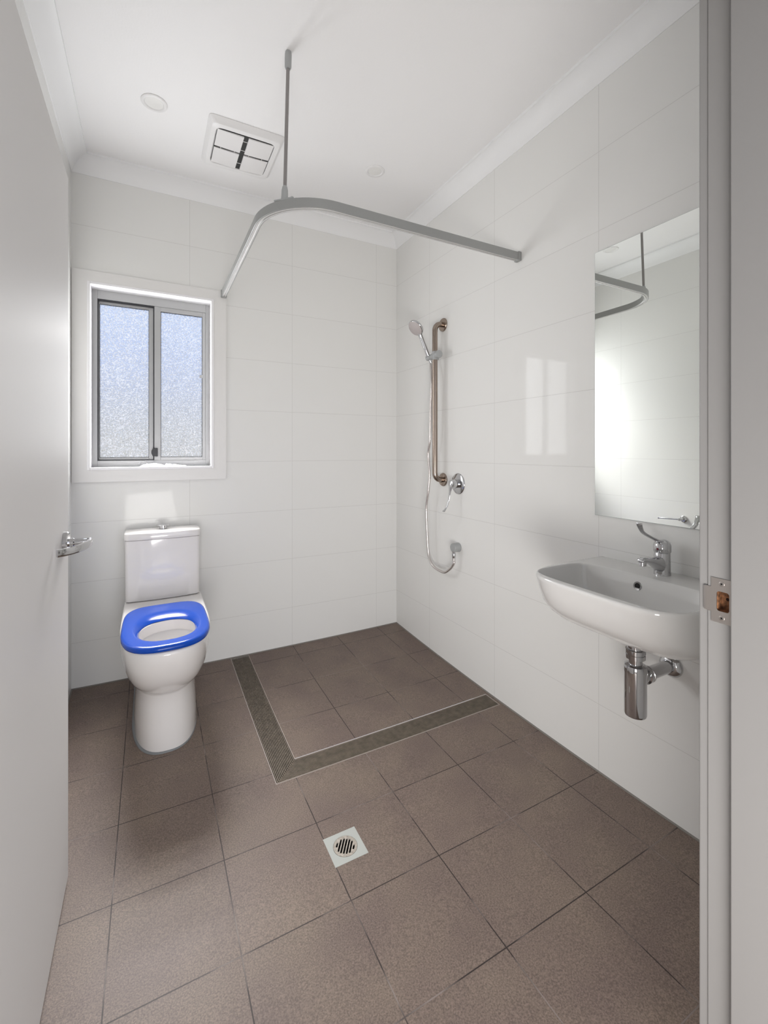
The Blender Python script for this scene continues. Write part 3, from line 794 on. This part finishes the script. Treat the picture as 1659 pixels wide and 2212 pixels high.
bm = NB(); lathe(bm, (gx, gy + .078, 1.795), (0, -1, 0), [(.015, 0), (.0175, .002), (.0175, .034), (.0165, .036)], 32)
lathe(bm, (gx, gy + .045, 1.795), (0, -1, 0), [(.0155, 0), (.0165, .020), (.0195, .030), (.0195, .062), (.0150, .068)], 32)
lathe(bm, (gx, gy - .006, 1.770), (0, 0, 1), [(.0175, 0), (.0195, .002), (.0195, .048), (.0175, .050)], 32)
sl = obj('sliding_holder', bm, M['grey_pl'], gr, smooth=40); sl['label'] = 'grey sliding hand-shower holder'
bm = NB(); lathe(bm, (gx, gy - .020, 1.797), (-.15, -1, 0), [(.017, 0), (.0225, .004), (.0225, .030), (.021, .033), (0, .034)], 40)
obj('knob', bm, M['grey_pl'], sl, smooth=40)

hy = gy + .058
hs = thing('hand_shower', 'chrome hand shower with round spray head, held at the top of the grab rail', 'shower head', (-.060, hy, 1.79))
h0 = Vector((-.052, hy, 1.765)); h1 = Vector((-.128, hy, 1.925)); u_ = (h1 - h0).normalized()
bm = NB(); hp = [h0 + (h1 - h0) * k / 8 for k in range(9)]
tube(bm, hp + [h1 + u_ * .010], [.0085, .0095, .0115, .0125, .0125, .012, .0115, .0115, .012, .0135], 24)
obj('handle', bm, M['chrome'], hs, smooth=50)
nn_ = Vector((-.74, -.12, -.66)).normalized(); e0_ = (u_ - nn_ * u_.dot(nn_)).normalized(); hc = h1 + u_ * .010 + e0_ * .040 + nn_ * .002      # face normal points into the room
bm = NB(); lathe(bm, hc, -nn_, [(.046, -.008), (.0505, -.004), (.0515, .001), (.047, .009), (.034, .015), (.0, .018)], 56)
hd = obj('head', bm, M['chrome'], hs, smooth=45)
bm = NB(); lathe(bm, hc, nn_, [(.0465, .006), (.0465, .009), (.045, .0102), (0, .0104)], 56)
face = obj('spray_face', bm, M['spray'], hd, smooth=45)
bm = NB(); e1 = e0_; e2 = nn_.cross(e0_)
for rr_, nn2 in ((.008, 6), (.017, 12), (.026, 18), (.035, 24), (.041, 28)):
    for k in range(nn2):
        a = 2 * PI * k / nn2; c_ = hc + nn_ * .0100 + (e1 * math.cos(a) + e2 * math.sin(a)) * rr_
        lathe(bm, c_, nn_, [(.0013, 0), (.0010, .0018)], 6)
obj('nozzles', bm, M['grey_pl'], hd)

hose = [(-.0535, hy, 1.762), (-.055, hy - .003, 1.73), (-.060, -.530, 1.69), (-.062, -.540, 1.60), (-.060, -.547, 1.50), (-.060, -.548, 1.40), (-.060, -.550, 1.30)]
pxh = [(925, 982.5), (927.8, 1024.5), (925, 1061), (920.8, 1097), (922, 1136.7), (924, 1178.7), (927, 1204), (936.7, 1223.6), (957.8, 1236), (974.6, 1228)]
def on_x(u, v, X):
    fw = Vector((math.sin(YAW), math.cos(YAW), 0)); rt = Vector((math.cos(YAW), -math.sin(YAW), 0))
    dd = fw + rt * ((u - W / 2) / F) - Vector((0, 0, 1)) * ((v - HOR) / F); t = (X - CAM.x) / dd.x
    return CAM + dd * t
# the hose hangs in a plane a little off the wall
hp2 = []
for (u, v), X in zip([(930.5, 783), (932.5, 828), (930.5, 870), (929.7, 912), (928.5, 951.6)] + pxh, [-.062, -.068, -.070, -.070, -.068, -.062, -.058, -.060, -.058, -.056, -.054, -.052, -.050, -.046, -.042]):
    p = on_x(u, v, X); hp2.append(tuple(round(c, 4) for c in p))
ey, ez = -.7285, .6795
hp2 = hp2[:-1] + [tuple(on_x(971, 1230, -.042)), tuple(on_x(980, 1218, -.037)), (-.035, ey, ez - .070), (-.035, ey, ez - .045)]
hp2 = [(-.0535, hy, 1.762)] + hp2[1:]
ho = thing('shower_hose', 'silver shower hose looping from the hand shower down to the wall elbow', 'hose', (-.06, -.6, .6))
obj('hose', tube(NB(), cr_path(hp2, 8), .0074, 14), M['hose'], ho, smooth=50)
bm = NB(); lathe(bm, (-.035, ey, ez - .058), (0, 0, 1), [(.0085, 0), (.0100, .006), (.0105, .024), (.0095, .027)], 24); obj('hose_ferrule', bm, M['chrome'], ho, smooth=40)
el = thing('hose_wall_elbow', 'round grey wall outlet elbow at the bottom end of the hose', 'shower elbow', (0, ey, ez))
bm = NB(); lathe(bm, (-.0005, ey, ez), (-1, 0, 0), [(.0255, 0), (.0255, .040), (.024, .0425), (.0, .043)], 48); lathe(bm, (-.028, ey, ez), (0, 0, -1), [(.001, .01), (.001, .02)], 6)
obj('outlet_body', bm, M['grey_pl'], el, smooth=40)
pe = [(-.051, ey, ez - .027), (-.050, ey, ez - .018), (-.044, ey, ez - .008)]
bm = NB(); lathe(bm, (-.035, ey, ez - .036), (0, 0, 1), [(.0080, 0), (.0080, .008), (.0095, .009), (.0095, .020)], 20)
obj('spigot', bm, M['chrome'], el, smooth=50)

my, mz = -.7245, 1.0416
mx = thing('shower_mixer', 'chrome wall mixer with a round plate and long lever beside the grab rail', 'shower mixer', (0, my, mz))
bm = NB(); lathe(bm, (-.0005, my, mz), (-1, 0, 0), [(.060, 0), (.060, .002), (.057, .005), (.035, .0075), (.026, .008)], 64); obj('cover_plate', bm, M['chrome'], mx, smooth=50)
bm = NB(); lathe(bm, (-.006, my, mz), (-1, 0, 0), [(.0235, 0), (.0235, .018), (.0255, .019), (.0255, .040), (.022, .049), (.012, .053), (0, .054)], 40); obj('cartridge_body', bm, M['chrome'], mx, smooth=40)
lp = cr_path([(-.046, my, mz + .012), (-.054, my, mz - .010), (-.057, my + .003, mz - .045), (-.062, my + .007, mz - .09), (-.072, my + .011, mz - .125), (-.086, my + .014, mz - .148), (-.094, my + .015, mz - .155)], 6)
rings = []
for i, (p, t, u, v) in enumerate(frames(lp)):
    q = i / (len(lp) - 1); w_ = .0165 * (1 - min(1, q * 2.4)) + .0062 + .0065 * max(0, (q - .72) / .28); th = .010 * (1 - min(1, q * 3)) + .0036
    if q == 1: w_ *= .6; th *= .6
    side = Vector((0, 1, 0)); nn = t.cross(side).normalized()
    rings.append([p + side * (w_ * math.cos(2 * PI * k / 20)) + nn * (th * math.sin(2 * PI * k / 20)) for k in range(20)])
obj('lever', loft(NB(), rings), M['chrome'], mx, smooth=60)

# ------------------------------------------------------------ curtain track
TZ = 2.137; TH = .036
tk = thing('shower_curtain_track', 'grey curved shower curtain track spanning the two walls, hung from a ceiling rod', 'curtain track', (-1.178, -1.2, TZ))
X0, Y0, RT = -1.178, -1.201, .245
pts = [(-.004, Y0, TZ), (-.3, Y0, TZ), (-.6, Y0, TZ), (X0 + RT, Y0, TZ)]
pts += [(X0 + RT - RT * math.sin(a), Y0 + RT - RT * math.cos(a), TZ) for a in [math.radians(q) for q in range(5, 90, 5)]]
pts += [(X0, Y0 + RT, TZ), (X0, -.6, TZ), (X0, -.3, TZ), (X0, -.014, TZ)]
w_ = .0125; s_ = .0045
pf = [(-w_, 0.001), (-w_, TH - .001), (-w_ + .001, TH), (w_ - .001, TH), (w_, TH - .001), (w_, 0.001), (w_ - .001, 0), (s_, 0), (s_, .006), (-s_, .006), (-s_, 0), (-w_ + .001, 0)]
obj('rail', sweep(NB(), pts, pf), M['rail'], tk, smooth=35)
pf2 = [(-s_ - .0035, -.0012), (-s_ - .0035, 0), (-s_ + .0004, 0), (-s_ + .0004, .0055), (s_ - .0004, .0055), (s_ - .0004, 0), (s_ + .0035, 0), (s_ + .0035, -.0012), (s_ - .0012, -.0012), (s_ - .0012, .0042), (-s_ + .0012, .0042), (-s_ + .0012, -.0012)]
obj('painted_slot_reflection', sweep(NB(), pts[0:1] + [(-.02, Y0, TZ)] + pts[1:], pf2), M['rail_refl'], tk, smooth=35)  # pale strip paints a bright reflection along the rail's underside
bm = NB(); box(bm, -.020, -.0005, Y0 - .016, Y0 + .016, TZ - .004, TZ + TH + .003); obj('wall_bracket', bm, M['rail'], tk, bevel=.003)
bm = NB(); box(bm, X0 - .016, X0 + .016, -.030, -.0125, TZ - .004, TZ + TH + .003); obj('wall_bracket', bm, M['rail'], tk, bevel=.003)
rb = Vector((-1.112, -1.118, TZ + TH + .004)); rt_ = Vector((-1.0944, -1.1077, ZCEIL))
dv = (rt_ - rb).normalized()
obj('rod', tube(NB(), [rb + dv * .02, (rb + rt_) / 2, rt_ - dv * .01], .0068, 20), M['rod'], tk, smooth=40)
bm = NB(); tube(bm, [rt_ - dv * .068, rt_ - dv * .060, rt_ - dv * .010, rt_ - dv * .0005], [.0090, .0125, .0128, .0115], 24); obj('ceiling_socket', bm, M['grey_pl'], tk, smooth=40)
bm = NB(); tube(bm, [rb, rb + dv * .008, rb + dv * .040, rb + dv * .052, rb + dv * .056], [.0135, .0130, .0120, .0095, .0075], 24)
obj('lower_socket', bm, M['grey_pl'], tk, smooth=40)
bm = NB(); ang = math.radians(135)
tdir = Vector((-1, 1, 0)).normalized(); sdir = Vector((1, 1, 0)).normalized(); c0 = Vector((-1.112, -1.122, TZ + TH))
box(bm, -.040, .040, -.013, .013, 0, .005)
bmesh.ops.transform(bm, matrix=Matrix.Translation(c0) @ Matrix.Rotation(math.radians(-45), 4, 'Z'), verts=bm.verts[:])
obj('clamp_plate', bm, M['grey_pl'], tk, bevel=.001)
bm = NB(); lathe(bm, c0 + Vector((.022, -.022, .004)), (0, 0, 1), [(.006, 0), (.006, .006), (.004, .008), (0, .0085)], 16); obj('screw', bm, M['grey_pl'], tk, smooth=40)

# ------------------------------------------------------------ ceiling fittings
dl = thing('downlight', 'round recessed ceiling downlight nearest the left wall', 'downlight', (-1.5466, -.589, ZCEIL), 'ceiling downlights')
bm = NB(); lathe(bm, (-1.5466, -.589, ZCEIL - .0003), (0, 0, -1), [(.053, 0), (.053, .002), (.050, .0045), (.041, .0050), (.037, .0020), (.036, .0008)], 56, caps=True)
obj('trim_ring', bm, M['fan'], dl, smooth=40)
bm = NB(); lathe(bm, (-1.5466, -.589, ZCEIL - .0003), (0, 0, -1), [(.0365, .0006), (.0365, .0016), (.0, .0030)], 48)
obj('diffuser', bm, M['lamp'], dl, smooth=60)
d2 = dl.copy(); COL.objects.link(d2); d2.location = (-.4765, -.611, ZCEIL)
d2['label'] = 'round recessed ceiling downlight nearest the shower wall, right of the curtain rod'
for ch in list(dl.children):
    c = ch.copy(); COL.objects.link(c); c.parent = d2

FX, FY = -1.1535, -.4600
fn = thing('exhaust_fan', 'square white ceiling exhaust fan with four panels and a dark cross grille', 'exhaust fan', (FX, FY, ZCEIL))


def sq(a, b, z, n=9.0, bowx=0.0, seg=96):
    out = []
    for k in range(seg):
        t = 2 * PI * k / seg; c, s = math.cos(t), math.sin(t)
        out.append((FX + a * math.copysign(abs(c) ** (2 / n), c), FY + b * math.copysign(abs(s) ** (2 / n), s), z))
    return out


zc = ZCEIL
rings = [sq(.174, .185, zc - .0004, 22), sq(.174, .185, zc - .003, 22), sq(.160, .170, zc - .024, 14), sq(.157, .167, zc - .0265, 12), sq(.139, .143, zc - .0275, 12), sq(.136, .140, zc - .025, 12), sq(.134, .138, zc - .016, 12)]
obj('fascia', loft(NB(), rings), M['fan'], fn, smooth=30)
obj('grille_well', box(NB(), FX - .132, FX + .132, FY - .134, FY + .134, zc - .0250, zc - .0165), M['fandark'], fn)
g1, g2 = .0072, .0110
for sxn in (-1, 1):
    for syn in (-1, 1):
        x0, x1 = sorted((FX + sxn * g2, FX + sxn * .131)); y0, y1 = sorted((FY + syn * g1, FY + syn * .131))
        bm = NB(); nx = 8
        rings = []
        for i in range(nx + 1):
            x = x0 + (x1 - x0) * i / nx; sag = -.0265 - .0040 * (1 - ((x - FX) / .135) ** 2)
            rings.append([(x, y0, zc - .0245), (x, y1, zc - .0245), (x, y1, zc + sag), (x, y0, zc + sag)])
        obj('panel', loft(bm, rings), M['fan2'], fn, smooth=30)
for yy in (FY + .085, FY - .025, FY - .095):
    obj('grille_bar', box(NB(), FX - g2, FX + g2, yy - .0014, yy + .0014, zc - .0262, zc - .0245), M['fan'], fn)
for xx in (FX - .1, FX - .035, FX + .035, FX + .1):
    obj('grille_bar', box(NB(), xx - .001, xx + .001, FY - g1, FY + g1, zc - .0262, zc - .0245), M['fan'], fn)

# ------------------------------------------------------------ drains
ch = thing('channel_drain', 'L-shaped linear floor drain with wedge-wire grate round the shower', 'floor drain', (DX0, DY0, fz(DX0, DY0)))
E_ = 0.0006
# frame: outer and inner edges following the falls


def strip(bm, pts, wid, top=0.0008, dep=0.02):
    """thin level-topped strip on the floor along pts"""
    P = [Vector((*p, 0)) for p in pts]; rings = []
    for i, p in enumerate(P):
        a = P[max(0, i - 1)]; b = P[min(len(P) - 1, i + 1)]
        t = (b - a).normalized(); k = 1.0
        if 0 < i < len(P) - 1:
            t1 = (p - a).normalized(); t2 = (b - p).normalized(); t = (t1 + t2).normalized(); k = 1 / max(.3, t.dot(t1))
        s = Vector((t.y, -t.x, 0)) * (wid / 2 * k)
        l = p - s; r = p + s; zl, zr = fz(p.x, p.y) + top, fz(p.x, p.y) + top
        rings.append([(l.x, l.y, zl - dep), (l.x, l.y, zl), (r.x, r.y, zr), (r.x, r.y, zr - dep)])
    loft(bm, rings)


def Lpath(o):
    """path parallel to the channel at offset o from the outer edges"""
    n = 10; x = DX0 + o; y = DY0 + o; ye = -.0045; xe = DXR - .001
    return [(x, ye + (y - ye) * k / n) for k in range(n)] + [(x, y)] + [(x + (xe - x) * k / n, y) for k in range(1, n + 1)]


WD = .106
bm = NB(); strip(bm, Lpath(.0022), .0030); strip(bm, Lpath(WD - .0022), .0030)
box(bm, DXR - .004, DXR - .0005, DY0 + .003, DY0 + WD - .003, fz(DXR, DY0) - .015, fz(DXR, DY0) + .0006)
obj('drain_frame', bm, M['drain_frame'], ch)
bm = NB(); nw = 15
for k in range(nw):
    o_ = .0085 + (WD - .017) * k / (nw - 1)
    strip(bm, Lpath(o_), .0032, top=-.0004, dep=.006)
wires = obj('wedge_wire_grate', bm, M['drain'], ch)
bm = NB(); strip(bm, Lpath(WD / 2), WD - .0005, top=-.0085, dep=.003); obj('channel_tray', bm, M['drain_dark'], ch)

gcx, gcy = (GX0 + GX1) / 2, (GY0 + GY1) / 2; gz = fz(gcx, gcy) + .0008
fw_ = thing('floor_waste', 'small square floor waste with a round slotted grate in the middle of the floor', 'floor drain', (gcx, gcy, gz))
bm = NB(); hs_ = (GX1 - GX0) / 2
sqv = []; N4 = 64; rings = []


def sqpt(k, r):
    a = 2 * PI * k / N4; c, s = math.cos(a), math.sin(a); q = r / max(abs(c), abs(s)); return (gcx + c * q, gcy + s * q)


rg = .0395
tilt = lambda p, dz: (p[0], p[1], fz(p[0], p[1]) + dz)
rings = [[tilt(sqpt(k, hs_), -.012) for k in range(N4)], [tilt(sqpt(k, hs_), .0010) for k in range(N4)],
         [tilt((gcx + rg * math.cos(2 * PI * k / N4), gcy + rg * math.sin(2 * PI * k / N4)), .0006) for k in range(N4)],
         [tilt((gcx + rg * math.cos(2 * PI * k / N4), gcy + rg * math.sin(2 * PI * k / N4)), -.012) for k in range(N4)]]
obj('plate', loft(NB(), rings, wrap=True), M['pvc'], fw_, smooth=30)
# slotted disc with real slots
bm = NB(); dirv = Vector((-.56, -.83, 0)).normalized(); per = Vector((-dirv.y, dirv.x, 0))
rd = rg - .0010
cv = [bm.verts.new((rd * math.cos(2 * PI * k / 64), rd * math.sin(2 * PI * k / 64), 0)) for k in range(64)]
eds = [bm.edges.new((cv[k], cv[(k + 1) % 64])) for k in range(64)]
for i in range(-3, 4):
    off = i * .0091; L_ = {0: .0285, 1: .0280, 2: .0235, 3: .0090}[abs(i)]; hw = .0028; ring = []
    for sgn in (1, -1):
        for k in range(7):
            a = -PI / 2 + PI * k / 6
            p = dirv * sgn * (L_ - hw + hw * math.cos(a)) + per * (off + sgn * hw * math.sin(a))
            ring.append(bm.verts.new(p))
    eds += [bm.edges.new((ring[k], ring[(k + 1) % len(ring)])) for k in range(len(ring))]
bmesh.ops.triangle_fill(bm, edges=eds, use_beauty=True)
ret = bmesh.ops.extrude_face_region(bm, geom=bm.faces[:])
bmesh.ops.translate(bm, verts=[g for g in ret['geom'] if isinstance(g, bmesh.types.BMVert)], vec=(0, 0, -.003))
bmesh.ops.translate(bm, verts=bm.verts[:], vec=(gcx, gcy, gz + .0004))
obj('round_grate', bm, M['grate'], fw_)
bm = NB(); lathe(bm, (gcx, gcy, gz - .030), (0, 0, 1), [(.0, 0), (rg - .0012, 0), (rg - .0012, .0268), (rg - .0017, .0268), (rg - .0017, .0006), (0, .0005)], 40, caps=False); obj('waste_pit', bm, M['black'], fw_)

# ------------------------------------------------------------ toilet roll holder on the left wall (seen in the mirror)
hyy, hzz = -.909, .729
th = thing('toilet_roll_holder', 'small chrome toilet roll holder, reflected in the mirror bottom', 'toilet roll holder', (XL, hyy, hzz))
bm = NB(); lathe(bm, (XL + .0005, hyy, hzz), (1, 0, 0), [(.024, 0), (.024, .006), (.021, .009), (.010, .010), (.010, .060), (.008, .064), (0, .065)], 32); obj('wall_post', bm, M['chrome'], th, smooth=40)
bm = NB(); tube(bm, [(XL + .056, hyy, hzz), (XL + .056, hyy + .10, hzz - .004), (XL + .056, hyy + .150, hzz - .006)], .0055, 16); obj('arm', bm, M['chrome'], th, smooth=40)
bm = NB(); lathe(bm, (XL + .056, hyy + .148, hzz - .006), (0, 1, 0), [(.008, 0), (.008, .006), (.005, .008)], 20); obj('end_stop', bm, M['chrome'], th, smooth=40)
